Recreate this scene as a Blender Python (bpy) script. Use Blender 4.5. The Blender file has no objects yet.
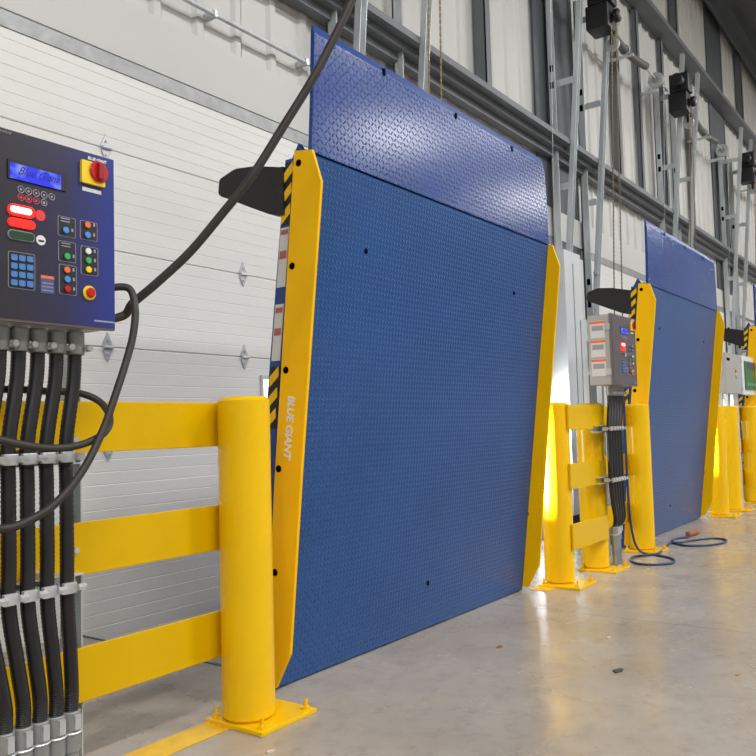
import bpy, bmesh, math, random
from mathutils import Vector, Matrix
random.seed(7)
sc = bpy.context.scene
C = sc.collection
V = Vector

# ------------------------------------------------------------------ camera
# world: X along the dock wall (away from the camera), Y into the wall, Z up
F_PX, HALF = 820.0, 378.0
FW = V((0.81126, 0.58177, 0.05833)).normalized()
YAW, PITCH, ROLL, CAM_H = math.radians(35.640), math.radians(3.344), 0.027, 0.92
FW = V((math.cos(YAW)*math.cos(PITCH), math.sin(YAW)*math.cos(PITCH), math.sin(PITCH)))
RT0 = V((math.sin(YAW), -math.cos(YAW), 0)); UP0 = RT0.cross(FW)
RT = RT0*math.cos(ROLL) - UP0*math.sin(ROLL)
UP = UP0*math.cos(ROLL) + RT0*math.sin(ROLL)
EYE = V((0, 0, CAM_H))
cam_data = bpy.data.cameras.new('camera')
cam_data.sensor_width = 36.0
cam_data.lens = F_PX/756.0*36.0
cam_data.clip_start = 0.05; cam_data.clip_end = 200
cam = bpy.data.objects.new('camera', cam_data); C.objects.link(cam)
M3 = Matrix((RT, UP, -FW)).transposed()
cam.matrix_world = Matrix.Translation(EYE) @ M3.to_4x4()
sc.camera = cam

def ray(x, y): return FW + RT*((x-HALF)/F_PX) - UP*((y-HALF)/F_PX)
def on_y(x, y, Y): d = ray(x, y); return EYE + d*((Y-EYE.y)/d.y)
def on_x(x, y, X): d = ray(x, y); return EYE + d*((X-EYE.x)/d.x)
def on_z(x, y, Z=0.0): d = ray(x, y); return EYE + d*((Z-EYE.z)/d.z)
def at_depth(x, y, D): return EYE + ray(x, y)*D

# ------------------------------------------------------------------ light
W = bpy.data.worlds.new('hall'); sc.world = W; W.use_nodes = True
bg = W.node_tree.nodes['Background']
bg.inputs[0].default_value = (0.93, 0.97, 1.0, 1); bg.inputs[1].default_value = 0.35
def area(name, loc, target, size, power, color=(1, 1, 1), size_y=None):
    l = bpy.data.lights.new(name, 'AREA'); l.energy = power; l.color = color
    l.shape = 'RECTANGLE'; l.size = size; l.size_y = size_y or size
    o = bpy.data.objects.new(name, l); C.objects.link(o)
    o.location = loc
    o.rotation_euler = (V(target)-V(loc)).to_track_quat('-Z', 'Y').to_euler()
    return o
LAMP_W = 600
# high-bay lamps under the hall roof
for y, row in ((-3.4, (-6.5, -0.5, 5.5, 11.5, 17.5, 23.5, 29.5)), (-8.0, (-7.0, 1.0, 9.0, 17.0, 25.0))):
    for x in row: area('high_bay_lamp', (x, y, 8.3), (x, y, 0), 1.6, LAMP_W*(1.0 if y > -5 else 1.25), (1.0, 0.99, 0.975), 0.8)
sc.view_settings.view_transform = 'Standard'; sc.view_settings.look = 'None'
sc.view_settings.gamma = 1.0; sc.view_settings.use_curve_mapping = False
sc.view_settings.exposure = -0.9

# ------------------------------------------------------------------ materials
def srgb(r, g, b):
    def f(c):
        c /= 255.0
        return c/12.92 if c <= 0.04045 else ((c+0.055)/1.055)**2.4
    return (f(r), f(g), f(b), 1)
MATS = {}
def mat(name, col, rough=0.5, metal=0.0, var=0.0, vscale=6.0, bump=0.0, bscale=60.0, emit=None, estr=0.0, coat=0.0, stretch=None, spec=0.5):
    if name in MATS: return MATS[name]
    m = bpy.data.materials.new(name); m.use_nodes = True
    nt = m.node_tree; N = nt.nodes; L = nt.links; b = N['Principled BSDF']
    b.inputs['Base Color'].default_value = col
    b.inputs['Roughness'].default_value = rough; b.inputs['Metallic'].default_value = metal
    b.inputs['Specular IOR Level'].default_value = spec
    if coat: b.inputs['Coat Weight'].default_value = coat; b.inputs['Coat Roughness'].default_value = 0.08
    tc = N.new('ShaderNodeTexCoord'); vec = tc.outputs['Object']
    if stretch:
        mp = N.new('ShaderNodeMapping'); mp.inputs['Scale'].default_value = stretch
        L.new(vec, mp.inputs[0]); vec = mp.outputs[0]
    if var:
        n = N.new('ShaderNodeTexNoise'); n.inputs['Scale'].default_value = vscale; n.inputs['Detail'].default_value = 6
        L.new(vec, n.inputs['Vector'])
        r = N.new('ShaderNodeValToRGB'); r.color_ramp.elements[0].position = 0.3; r.color_ramp.elements[1].position = 0.7
        r.color_ramp.elements[0].color = tuple(c*(1-var) for c in col[:3])+(1,)
        r.color_ramp.elements[1].color = tuple(min(1, c*(1+var)) for c in col[:3])+(1,)
        L.new(n.outputs[0], r.inputs[0]); L.new(r.outputs[0], b.inputs['Base Color'])
    if bump:
        n2 = N.new('ShaderNodeTexNoise'); n2.inputs['Scale'].default_value = bscale; n2.inputs['Detail'].default_value = 3
        L.new(vec, n2.inputs['Vector'])
        bp = N.new('ShaderNodeBump'); bp.inputs['Strength'].default_value = bump; bp.inputs['Distance'].default_value = 0.003
        L.new(n2.outputs[0], bp.inputs['Height']); L.new(bp.outputs[0], b.inputs['Normal'])
    if emit:
        b.inputs['Emission Color'].default_value = emit; b.inputs['Emission Strength'].default_value = estr
    MATS[name] = m
    return m

YEL = mat('safety_yellow_paint', srgb(238, 190, 10), 0.22, var=0.03, vscale=3, bump=0.04, bscale=30, spec=0.3)
YELF = mat('guard_yellow_paint', srgb(248, 190, 0), 0.4, var=0.04, vscale=4, spec=0.15)
PIPE = YEL
RAILY = mat('rail_yellow_paint', srgb(220, 176, 0), 0.3, var=0.03, vscale=3, spec=0.2)
BLUE = mat('leveler_blue_paint', srgb(18, 62, 134), 0.3, var=0.08, vscale=3)
BLACK = mat('black_rubber', srgb(22, 21, 22), 0.55, bump=0.2, bscale=30)
BLACKG = mat('black_hole', srgb(6, 6, 8), 0.9, spec=0.05)
SHEATH = mat('black_conduit_sheath', srgb(26, 26, 28), 0.42)
CABLE = mat('cable_jacket', srgb(46, 42, 40), 0.55, var=0.15, vscale=20)
GALV = mat('galvanised_steel', srgb(200, 206, 209), 0.4, 0.3, var=0.16, vscale=12, stretch=(1, 1, 0.25))
GALVD = mat('dull_galvanised_steel', srgb(150, 152, 152), 0.45, 0.5, var=0.15, vscale=15)
ZINC = mat('zinc_plated_steel', srgb(196, 198, 200), 0.32, 0.45, var=0.12, vscale=30)
STEEL = mat('grey_primed_steel', srgb(104, 109, 114), 0.5, 0.1, var=0.08, vscale=3)
STEELD = mat('dark_grey_primed_steel', srgb(78, 83, 88), 0.55, 0.1, var=0.1, vscale=3)
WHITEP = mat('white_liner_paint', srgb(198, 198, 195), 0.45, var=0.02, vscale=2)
DOORW = mat('white_door_skin', srgb(226, 225, 220), 0.38, var=0.03, vscale=5, bump=0.25, bscale=90, stretch=(0.3, 1, 1))
GUARDW = mat('pale_grey_cover', srgb(205, 209, 210), 0.45, var=0.03)
CONC = mat('concrete_pit', srgb(140, 134, 124), 0.8, var=0.15, vscale=4)
BOXG = mat('enclosure_grey_paint', srgb(168, 168, 166), 0.4, 0.1, var=0.03)
BOXD = mat('enclosure_edge_steel', srgb(120, 112, 108), 0.4, 0.4)
RED = mat('red_plastic', srgb(190, 16, 18), 0.35)
REDL = mat('red_lamp_lit', srgb(255, 30, 20), 0.3, emit=(1.0, 0.012, 0.008, 1), estr=3.2)
REDW = mat('red_lamp_core', srgb(255, 200, 190), 0.3, emit=(1.0, 0.72, 0.62, 1), estr=6.0)
DGRN = mat('green_lamp_unlit', srgb(40, 70, 50), 0.3)
GRN = mat('green_button', srgb(50, 170, 90), 0.4)
ORG = mat('orange_button', srgb(232, 110, 60), 0.4)
BLU = mat('blue_button', srgb(70, 140, 215), 0.4)
KEY = mat('keypad_blue', srgb(74, 124, 186), 0.35)
WBT = mat('white_button', srgb(225, 225, 225), 0.4)
YBT = mat('yellow_button', srgb(240, 205, 30), 0.4)
PLB = mat('button_field_black', srgb(34, 32, 40), 0.4)
OUTL = mat('printed_grey_line', srgb(150, 148, 155), 0.5)
OUTR = mat('printed_red_icon', srgb(190, 70, 80), 0.5)
WHT = mat('white_print', srgb(232, 232, 232), 0.5)
INK = mat('black_ink', srgb(12, 12, 40), 0.5)
BRNZ = mat('brass_chain', srgb(128, 110, 76), 0.45, 0.4)
MOT = mat('operator_black', srgb(26, 27, 29), 0.45)
GREY = mat('spring_sleeve_grey', srgb(92, 90, 88), 0.5, var=0.1)
HOSE = mat('blue_cord', srgb(38, 62, 96), 0.45)
WOOD = mat('brown_grip', srgb(150, 92, 62), 0.7, var=0.2, vscale=40)
PAPER = mat('white_sticker', srgb(206, 206, 202), 0.6)
STRED = mat('red_sticker', srgb(176, 92, 86), 0.6)
PCB = mat('circuit_board_green', srgb(50, 104, 62), 0.45, var=0.5, vscale=90)
STRIPE = mat('floor_line_paint', srgb(226, 180, 30), 0.5, var=0.12, vscale=18)
LEAF = mat('dry_scrap', srgb(120, 96, 60), 0.8)

def panel_face():
    m = bpy.data.materials.new('panel_face_print'); m.use_nodes = True
    N = m.node_tree.nodes; L = m.node_tree.links; b = N['Principled BSDF']
    tc = N.new('ShaderNodeTexCoord'); sp = N.new('ShaderNodeSeparateXYZ'); L.new(tc.outputs['Generated'], sp.inputs[0])
    r = N.new('ShaderNodeValToRGB')  # face colour runs from dark grey at left to blue at right
    e = r.color_ramp.elements
    e[0].position = 0.35; e[0].color = srgb(46, 44, 52)
    e[1].position = 0.98; e[1].color = srgb(38, 52, 132)
    k = e.new(0.66); k.color = srgb(46, 44, 74)
    L.new(sp.outputs['X'], r.inputs[0]); L.new(r.outputs[0], b.inputs['Base Color'])
    b.inputs['Roughness'].default_value = 0.32
    return m
FACE = panel_face()
def lcd_mat():
    m = bpy.data.materials.new('lcd_screen'); m.use_nodes = True
    N = m.node_tree.nodes; L = m.node_tree.links; b = N['Principled BSDF']
    tc = N.new('ShaderNodeTexCoord')
    n = N.new('ShaderNodeTexNoise'); n.inputs['Scale'].default_value = 26; n.inputs['Detail'].default_value = 2
    L.new(tc.outputs['Object'], n.inputs['Vector'])
    r = N.new('ShaderNodeValToRGB'); r.color_ramp.elements[0].position = 0.48; r.color_ramp.elements[1].position = 0.72
    r.color_ramp.elements[0].color = srgb(52, 62, 245); r.color_ramp.elements[1].color = srgb(150, 175, 245)
    L.new(n.outputs[0], r.inputs[0])
    b.inputs['Base Color'].default_value = (0.01, 0.01, 0.05, 1); b.inputs['Roughness'].default_value = 0.2
    L.new(r.outputs[0], b.inputs['Emission Color']); b.inputs['Emission Strength'].default_value = 1.8
    return m
LCD = lcd_mat()
def tread_mat(name, col, cell, rough=0.33, strength=0.9):
    """raised-lug tread plate: lugs at +-45 degrees in a checker of cells on the object's local X/Z plane"""
    m = bpy.data.materials.new(name); m.use_nodes = True
    N = m.node_tree.nodes; L = m.node_tree.links; b = N['Principled BSDF']
    tc = N.new('ShaderNodeTexCoord'); sp = N.new('ShaderNodeSeparateXYZ'); L.new(tc.outputs['Object'], sp.inputs[0])
    def mth(op, a, bb=None):
        n = N.new('ShaderNodeMath'); n.operation = op
        for i, v in enumerate((a, bb)):
            if v is None: continue
            if isinstance(v, (int, float)): n.inputs[i].default_value = v
            else: L.new(v, n.inputs[i])
        return n.outputs[0]
    u = mth('MULTIPLY', sp.outputs['X'], 1/cell); v = mth('MULTIPLY', sp.outputs['Z'], 1/cell)
    fu = mth('SUBTRACT', mth('FRACT', u), 0.5); fv = mth('SUBTRACT', mth('FRACT', v), 0.5)
    par = mth('MODULO', mth('ADD', mth('ADD', mth('FLOOR', u), mth('FLOOR', v)), 2000), 2)
    sgn = mth('SUBTRACT', mth('MULTIPLY', par, 2), 1)
    fvs = mth('MULTIPLY', fv, sgn)
    p = mth('MULTIPLY', mth('ADD', fu, fvs), 0.7071); q = mth('MULTIPLY', mth('SUBTRACT', fu, fvs), 0.7071)
    a2 = mth('POWER', mth('ABSOLUTE', mth('DIVIDE', p, 0.46)), 2); b2 = mth('POWER', mth('ABSOLUTE', mth('DIVIDE', q, 0.17)), 2)
    h = mth('SQRT', mth('MAXIMUM', mth('SUBTRACT', 1, mth('ADD', a2, b2)), 0))
    bp = N.new('ShaderNodeBump'); bp.inputs['Strength'].default_value = strength; bp.inputs['Distance'].default_value = 0.0045
    L.new(h, bp.inputs['Height']); L.new(bp.outputs[0], b.inputs['Normal'])
    n = N.new('ShaderNodeTexNoise'); n.inputs['Scale'].default_value = 2.5; n.inputs['Detail'].default_value = 5
    L.new(tc.outputs['Object'], n.inputs['Vector'])
    r = N.new('ShaderNodeValToRGB'); r.color_ramp.elements[0].position = 0.3; r.color_ramp.elements[1].position = 0.75
    r.color_ramp.elements[0].color = tuple(c*0.9 for c in col[:3])+(1,); r.color_ramp.elements[1].color = tuple(c*1.12 for c in col[:3])+(1,)
    L.new(n.outputs[0], r.inputs[0]); L.new(r.outputs[0], b.inputs['Base Color'])
    b.inputs['Roughness'].default_value = rough
    return m
TREAD = tread_mat('blue_tread_plate', srgb(13, 72, 134), 0.021, 0.3)
TREADL = tread_mat('blue_lip_tread_plate', srgb(10, 58, 132), 0.022, 0.22)
def floor_mat():
    m = bpy.data.materials.new('polished_concrete'); m.use_nodes = True
    N = m.node_tree.nodes; L = m.node_tree.links; b = N['Principled BSDF']
    geo = N.new('ShaderNodeNewGeometry'); pos = geo.outputs['Position']
    n1 = N.new('ShaderNodeTexNoise'); n1.inputs['Scale'].default_value = 1.3; n1.inputs['Detail'].default_value = 8; n1.inputs['Roughness'].default_value = 0.65
    L.new(pos, n1.inputs['Vector'])
    r = N.new('ShaderNodeValToRGB'); e = r.color_ramp.elements
    e[0].position = 0.3; e[0].color = srgb(158, 147, 134); e[1].position = 0.72; e[1].color = srgb(184, 175, 162)
    L.new(n1.outputs[0], r.inputs[0])
    n3 = N.new('ShaderNodeTexNoise'); n3.inputs['Scale'].default_value = 14; n3.inputs['Detail'].default_value = 8; n3.inputs['Roughness'].default_value = 0.7
    L.new(pos, n3.inputs['Vector'])
    r3 = N.new('ShaderNodeValToRGB'); r3.color_ramp.elements[0].position = 0.28; r3.color_ramp.elements[1].position = 0.5
    r3.color_ramp.elements[0].color = (0.72, 0.72, 0.72, 1); r3.color_ramp.elements[1].color = (1, 1, 1, 1)
    L.new(n3.outputs[0], r3.inputs[0])
    mx = N.new('ShaderNodeMix'); mx.data_type = 'RGBA'; mx.blend_type = 'MULTIPLY'; mx.inputs[0].default_value = 0.85
    L.new(r.outputs[0], mx.inputs[6]); L.new(r3.outputs[0], mx.inputs[7]); L.new(mx.outputs[2], b.inputs['Base Color'])
    n2 = N.new('ShaderNodeTexNoise'); n2.inputs['Scale'].default_value = 3; n2.inputs['Detail'].default_value = 6
    L.new(pos, n2.inputs['Vector'])
    rr = N.new('ShaderNodeMapRange'); rr.inputs[1].default_value = 0.3; rr.inputs[2].default_value = 0.7
    rr.inputs[3].default_value = 0.16; rr.inputs[4].default_value = 0.36
    L.new(n2.outputs[0], rr.inputs[0]); L.new(rr.outputs[0], b.inputs['Roughness'])
    n4 = N.new('ShaderNodeTexNoise'); n4.inputs['Scale'].default_value = 18; n4.inputs['Detail'].default_value = 3
    L.new(pos, n4.inputs['Vector'])
    bp = N.new('ShaderNodeBump'); bp.inputs['Strength'].default_value = 0.12; bp.inputs['Distance'].default_value = 0.01
    L.new(n4.outputs[0], bp.inputs['Height']); L.new(bp.outputs[0], b.inputs['Normal'])
    return m
FLOORM = floor_mat()
DAY = mat('daylit_window_pane', srgb(250, 250, 252), 0.3, emit=(0.97, 0.98, 1, 1), estr=6.0)

# ------------------------------------------------------------------ mesh helpers
class MB:
    def __init__(s): s.bm = bmesh.new()
    def box(s, x0, y0, z0, x1, y1, z1, bevel=0.0):
        vs = [s.bm.verts.new((x, y, z)) for z in (z0, z1) for (x, y) in ((x0, y0), (x1, y0), (x1, y1), (x0, y1))]
        fs = [s.bm.faces.new([vs[i] for i in f]) for f in ((3, 2, 1, 0), (4, 5, 6, 7), (0, 1, 5, 4), (1, 2, 6, 5), (2, 3, 7, 6), (3, 0, 4, 7))]
        if bevel:
            es = list({e for f in fs for e in f.edges})
            bmesh.ops.bevel(s.bm, geom=es, offset=bevel, segments=2, affect='EDGES', profile=0.6)
        return s
    def hexa(s, p):       # 8 corners: bottom ring then top ring
        vs = [s.bm.verts.new(q) for q in p]
        for f in ((3, 2, 1, 0), (4, 5, 6, 7), (0, 1, 5, 4), (1, 2, 6, 5), (2, 3, 7, 6), (3, 0, 4, 7)):
            s.bm.faces.new([vs[i] for i in f])
        return s
    def prism(s, poly, vec):     # polygon (3D points) extruded along vec
        vec = V(vec); n = len(poly)
        a = [s.bm.verts.new(p) for p in poly]; b = [s.bm.verts.new(V(p)+vec) for p in poly]
        s.bm.faces.new(a); s.bm.faces.new(b[::-1])
        for i in range(n): s.bm.faces.new((a[i], b[i], b[(i+1) % n], a[(i+1) % n]))
        return s
    def cyl(s, p0, p1, r0, r1=None, n=24, bev=0.0):
        p0, p1 = V(p0), V(p1); r1 = r0 if r1 is None else r1
        prof = [(0.0, r0), (1.0, r1)]
        d = p1-p0; Lh = d.length; d.normalize()
        if bev: prof = [(0.0, r0-bev), (bev/Lh, r0), (1-bev/Lh, r1), (1.0, r1-bev)]
        a = d.orthogonal().normalized(); b = d.cross(a)
        rings = []
        for t, r in prof:
            rings.append([s.bm.verts.new(p0+d*(t*Lh)+a*(r*math.cos(2*math.pi*i/n))+b*(r*math.sin(2*math.pi*i/n))) for i in range(n)])
        for k in range(len(rings)-1):
            for i in range(n): s.bm.faces.new((rings[k][i], rings[k][(i+1) % n], rings[k+1][(i+1) % n], rings[k+1][i]))
        s.bm.faces.new(rings[0][::-1]); s.bm.faces.new(rings[-1])
        return s
    def tube(s, pts, r, n=12, rfun=None, cap=True):
        pts = [V(p) for p in pts]; rings = []; up = None
        for i, p in enumerate(pts):
            t = (pts[min(i+1, len(pts)-1)]-pts[max(i-1, 0)]).normalized()
            a = t.orthogonal().normalized() if up is None else (up - t*up.dot(t)).normalized()
            up = a; b = t.cross(a); rr = rfun(i) if rfun else r
            rings.append([s.bm.verts.new(p+a*(rr*math.cos(2*math.pi*k/n))+b*(rr*math.sin(2*math.pi*k/n))) for k in range(n)])
        for k in range(len(rings)-1):
            for i in range(n): s.bm.faces.new((rings[k][i], rings[k][(i+1) % n], rings[k+1][(i+1) % n], rings[k+1][i]))
        if cap: s.bm.faces.new(rings[0][::-1]); s.bm.faces.new(rings[-1])
        return s
    def ring(s, c, axis, R, r, n=24, m=8):   # torus
        c, d = V(c), V(axis).normalized(); a = d.orthogonal().normalized(); b = d.cross(a)
        g = []
        for i in range(n):
            t = 2*math.pi*i/n; e = a*math.cos(t)+b*math.sin(t)
            g.append([s.bm.verts.new(c+e*(R+r*math.cos(2*math.pi*j/m))+d*(r*math.sin(2*math.pi*j/m))) for j in range(m)])
        for i in range(n):
            for j in range(m):
                s.bm.faces.new((g[i][j], g[(i+1) % n][j], g[(i+1) % n][(j+1) % m], g[i][(j+1) % m]))
        return s
    def build(s, name, m, parent=None, smooth=False, off=None):
        bmesh.ops.recalc_face_normals(s.bm, faces=s.bm.faces[:])
        if off is not None: bmesh.ops.translate(s.bm, verts=s.bm.verts[:], vec=-V(off))
        me = bpy.data.meshes.new(name); s.bm.to_mesh(me); s.bm.free()
        me.materials.append(m)
        if smooth:
            me.polygons.foreach_set('use_smooth', [True]*len(me.polygons))
            me.set_sharp_from_angle(angle=math.radians(38))
        o = bpy.data.objects.new(name, me); C.objects.link(o)
        if parent is not None: o.parent = parent
        return o
def catmull(pts, k=8):
    pts = [V(p) for p in pts]; out = []
    for i in range(len(pts)-1):
        p0, p1, p2, p3 = pts[max(i-1, 0)], pts[i], pts[i+1], pts[min(i+2, len(pts)-1)]
        for j in range(k):
            t = j/k
            out.append(0.5*((2*p1)+(p2-p0)*t+(2*p0-5*p1+4*p2-p3)*t*t+(3*p1-p0-3*p2+p3)*t**3))
    out.append(pts[-1]); return out
def tag(o, label=None, cat=None, group=None, kind=None):
    if label: o['label'] = label
    if cat: o['category'] = cat
    if group: o['group'] = group
    if kind: o['kind'] = kind
    return o
def thing(name, loc, label=None, cat=None, group=None, kind=None):
    o = bpy.data.objects.new(name, None); C.objects.link(o); o.location = loc
    o.empty_display_size = 0.1
    return tag(o, label, cat, group, kind)
def dup(o, dloc, label=None, parent=None):
    c = o.copy(); C.objects.link(c)
    if parent is None: c.location = V(o.location)+V(dloc)
    else: c.parent = parent
    if label: c['label'] = label
    for ch in [k for k in KIDS(o)]: dup(ch, (0, 0, 0), None, c)
    return c
def KIDS(o): return [x for x in C.objects if x.parent == o]
def text_mesh(body, size, origin, right, up, m, name, parent, off=None, shear=0.0, bold=0.0, depth=0.0006, align='LEFT', fit=None):
    cu = bpy.data.curves.new(name, 'FONT'); cu.body = body; cu.size = size; cu.extrude = depth; cu.shear = shear; cu.offset = bold
    cu.align_x = align; cu.resolution_u = 3
    tmp = bpy.data.objects.new(name+'_tmp', cu); C.objects.link(tmp)
    dg = bpy.context.evaluated_depsgraph_get(); dg.update()
    me = bpy.data.meshes.new_from_object(tmp.evaluated_get(dg)); me.name = name
    bpy.data.objects.remove(tmp)
    sx = 1.0
    if fit:
        xs = [v.co.x for v in me.vertices]; sx = fit/(max(xs)-min(xs))
    r, u = V(right).normalized(), V(up).normalized(); n = r.cross(u); o0 = V(origin)
    for v in me.vertices: v.co = o0 + r*(v.co.x*sx) + u*v.co.y + n*v.co.z
    if off is not None:
        for v in me.vertices: v.co = v.co - V(off)
    me.materials.clear(); me.materials.append(m)
    o = bpy.data.objects.new(name, me); C.objects.link(o)
    if parent is not None: o.parent = parent
    return o

S = 3.68                 # dock spacing along the wall
WY = 3.40                # plane of the doors and the wall liner
PX0, PX1, PY0 = 2.28, 4.06, 2.18   # pit of dock 1

# ------------------------------------------------------------------ floor
m = MB()
m.box(-8, -16, -0.9, 34, WY+0.3, -0.75)
floor = tag(m.build('floor', CONC), kind='structure')
xs = [-8, -3.58, 0.1, 3.78, 7.46, 11.14, 14.82, 18.5, 26, 34]
for i in range(len(xs)-1):
    MB().box(xs[i]+0.002, -16, -0.75, xs[i+1]-0.002, PY0, 0.0).build('floor_slab', FLOORM, floor)
xs2 = [-8]
for k in range(-2, 8): xs2 += [PX0+k*S, PX1+k*S]
xs2.append(34)
for i in range(0, len(xs2), 2):
    MB().box(xs2[i], PY0, -0.75, xs2[i+1], WY+0.3, 0.0).build('floor_slab', FLOORM, floor)
for k in range(0, 4):    # steel curb angles around the pits
    m = MB()
    m.box(PX0+k*S-0.004, PY0, -0.09, PX0+k*S+0.008, WY, 0.004)
    m.box(PX1+k*S-0.008, PY0, -0.09, PX1+k*S+0.004, WY, 0.004)
    m.build('pit_curb_angle', STEELD, floor)

# ------------------------------------------------------------------ dock wall
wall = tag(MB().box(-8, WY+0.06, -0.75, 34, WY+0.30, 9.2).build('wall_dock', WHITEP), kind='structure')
def liner(x0, x1, z0, z1, pitch=0.305, amp=0.022):
    """one ribbed liner sheet: flat pans with trapezoid ribs, standing proud of the wall"""
    m = MB(); prof = []
    x = x0
    while x < x1-0.001:
        e = min(x+pitch, x1)
        prof += [(x, 0), (x+(e-x)*0.70, 0), (x+(e-x)*0.78, amp), (x+(e-x)*0.92, amp)]
        x = e
    prof.append((x1, 0))
    lo = [m.bm.verts.new((a, WY+0.055-d, z0)) for a, d in prof]; hi = [m.bm.verts.new((a, WY+0.055-d, z1)) for a, d in prof]
    for i in range(len(prof)-1): m.bm.faces.new((lo[i], lo[i+1], hi[i+1], hi[i]))
    return m
x = -2.0
while x < 22:
    for (z0, z1) in ((3.12, 6.52), (6.54, 9.1)):
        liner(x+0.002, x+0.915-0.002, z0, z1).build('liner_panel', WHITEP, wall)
    x += 0.915
for i in range(-1, 5):      # flat header flashing over each door and the plain infill between doors
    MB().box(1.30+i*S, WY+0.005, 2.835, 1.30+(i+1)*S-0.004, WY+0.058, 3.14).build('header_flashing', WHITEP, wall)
    MB().box(4.30+i*S, WY+0.02, 0.002, 5.02+i*S, WY+0.058, 2.83).build('infill_panel', GUARDW, wall)
def girt(z, name, h, x0=-4, x1=22):
    m = MB()
    m.box(x0, WY-0.20, z, x1, WY+0.03, z+0.012)             # web, seen from below
    m.box(x0, WY-0.212, z-0.004, x1, WY-0.20, z+h)          # front lip
    m.box(x0, WY+0.02, z-h*0.8, x1, WY+0.034, z)            # wall lip
    return m
m = girt(3.78, 'girt', 0.05); m.box(-4, WY-0.13, 3.72, 22, WY+0.03, 3.775); m.box(-4, WY-0.06, 3.66, 22, WY+0.03, 3.715)
tag(m.build('trim_1', STEEL), 'grey steel girt running over the dock doors', 'girt', kind='structure')
tag(girt(6.53, 'girt', 0.07).build('trim_2', STEEL), 'high grey steel girt below the upper wall panels', 'girt', kind='structure')
m = MB(); m.box(-4, WY-0.30, 8.30, 22, WY+0.03, 8.33); m.box(-4, WY-0.32, 8.28, 22, WY-0.30, 8.62); m.box(-4, WY-0.16, 8.05, 22, WY-0.13, 8.30)
tag(m.build('trim_3', STEELD), 'dark eave beam at the top of the wall', 'beam', kind='structure')
m = MB().box(-8, -16, 9.1, 34, WY+0.3, 9.3)
tag(m.build('ceiling', mat('grey_roof_deck', srgb(92, 95, 98), 0.6)), kind='structure')
HALLW = mat('hall_wall_grey', srgb(176, 178, 178), 0.7)
for nm, bx in (('wall_front', (-8.2, -16.3, 0, 34.2, -16, 9.3)), ('wall_left', (-8.3, -16, 0, -8, WY+0.3, 9.3)), ('wall_right', (34, -16, 0, 34.3, WY+0.3, 9.3))):
    tag(MB().box(*bx).build(nm, HALLW), kind='structure')
m = MB()
for y in (2.2, 0.7, -0.8, -2.3): m.box(-8, y, 8.75, 34, y+0.12, 9.1)
tag(m.build('trim_4', STEELD), 'dark roof purlins', 'purlin', kind='structure')
def column(x, name, w):
    """wide built-up column set into the wall, its inner flange flush with the liner"""
    y0 = WY+0.012; o = MB().box(x, y0, 0.0, x+w, y0+0.02, 8.3).build(name, STEELD)
    MB().box(x+w-0.10, y0-0.006, 0.0, x+w-0.08, y0, 8.3).build('flange_edge', STEELD, o)
    MB().box(x-0.03, y0-0.008, 0, x+w+0.03, y0, 0.25).build('base_plate', STEELD, o)
    return o
tag(column(7.66, 'steel_column', 1.06), 'dark steel wall column behind the crossing tracks, nearer of two', 'column', 'steel wall columns')
tag(column(15.02, 'steel_column', 1.15), 'dark steel wall column near the right edge, farther of two', 'column', 'steel wall columns')
posts = [(6.42, 3.80, 6.5, 'slim steel post rising from the girt just above the tall blue lip'),
         (9.92, 3.80, 6.5, 'steel wall post right of the brass chains'),
         (10.92, 3.80, 6.5, 'thin steel wall post behind the sloping spring tube'),
         (12.05, 3.80, 6.5, 'steel wall post under the high girt, left of the far track top'),
         (13.45, 3.80, 6.5, 'steel wall post under the high girt, right of the far track top'),
         (12.80, 6.56, 8.3, 'dark post above the high girt'),
         (17.40, 6.56, 8.3, 'dark post right of the far column under the eave beam')]
for (px, z0, z1, lb) in posts:
    m = MB(); d = 0.08 if z0 > 5 or px < 9.95 else 0.035
    m.box(px, WY-d, z0, px+0.012, WY+0.03, z1); m.box(px, WY-d, z0, px+0.10, WY-d+0.01, z1); m.box(px+0.04, WY-d+0.012, z0, px+0.10, WY+0.0, z1)
    tag(m.build('wall_post', STEEL), lb, 'post', 'wall posts')
# galvanised conduit pipe along the wall
m = MB(); m.tube([(1.2, WY-0.02, 3.30), (3.0, WY-0.02, 3.30), (4.15, WY-0.02, 3.30)], 0.014, 10)
wp = tag(m.build('wall_conduit', GALV, smooth=True), 'thin galvanised pipe running along the white wall at upper left', 'pipe')
for x in (2.2, 3.2, 4.0): MB().box(x-0.012, WY-0.038, 3.28, x+0.012, WY+0.05, 3.32).build('pipe_clip', ZINC, wp)

# ------------------------------------------------------------------ sectional doors
D0, D1 = 1.40, 4.25       # door 1 along X
JOINTS = [-0.62, -0.12, 0.37, 0.855, 1.34, 1.825, 2.33, 2.82]
def section_mesh(z0, z1):
    m = MB(); prof = []; z = z0+0.002; n = 8; h = (z1-z0-0.004)/n
    prof = [(0.0, z)]
    for k in range(n):
        a = z+k*h
        if k: prof += [(0.0, a-0.003), (0.0016, a), (0.0, a+0.003)]
    prof = [(0.004, z0+0.001), (0.0, z0+0.006)] + prof[1:] + [(0.0, z1-0.006), (0.004, z1-0.001)]
    L0 = [m.bm.verts.new((D0, WY+d, q)) for d, q in prof]; L1 = [m.bm.verts.new((D1, WY+d, q)) for d, q in prof]
    for i in range(len(prof)-1): m.bm.faces.new((L0[i], L1[i], L1[i+1], L0[i+1]))
    b0 = [m.bm.verts.new((x, WY+0.045, q)) for x, q in ((D0, z0+0.002), (D1, z0+0.002), (D1, z1-0.002), (D0, z1-0.002))]
    m.bm.faces.new(b0)
    m.bm.faces.new([L0[0], L1[0], b0[1], b0[0]]); m.bm.faces.new([L0[-1], b0[3], b0[2], L1[-1]])
    m.bm.faces.new(L0+[b0[3], b0[0]]); m.bm.faces.new(L1[::-1]+[b0[1], b0[2]])
    return m
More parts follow.
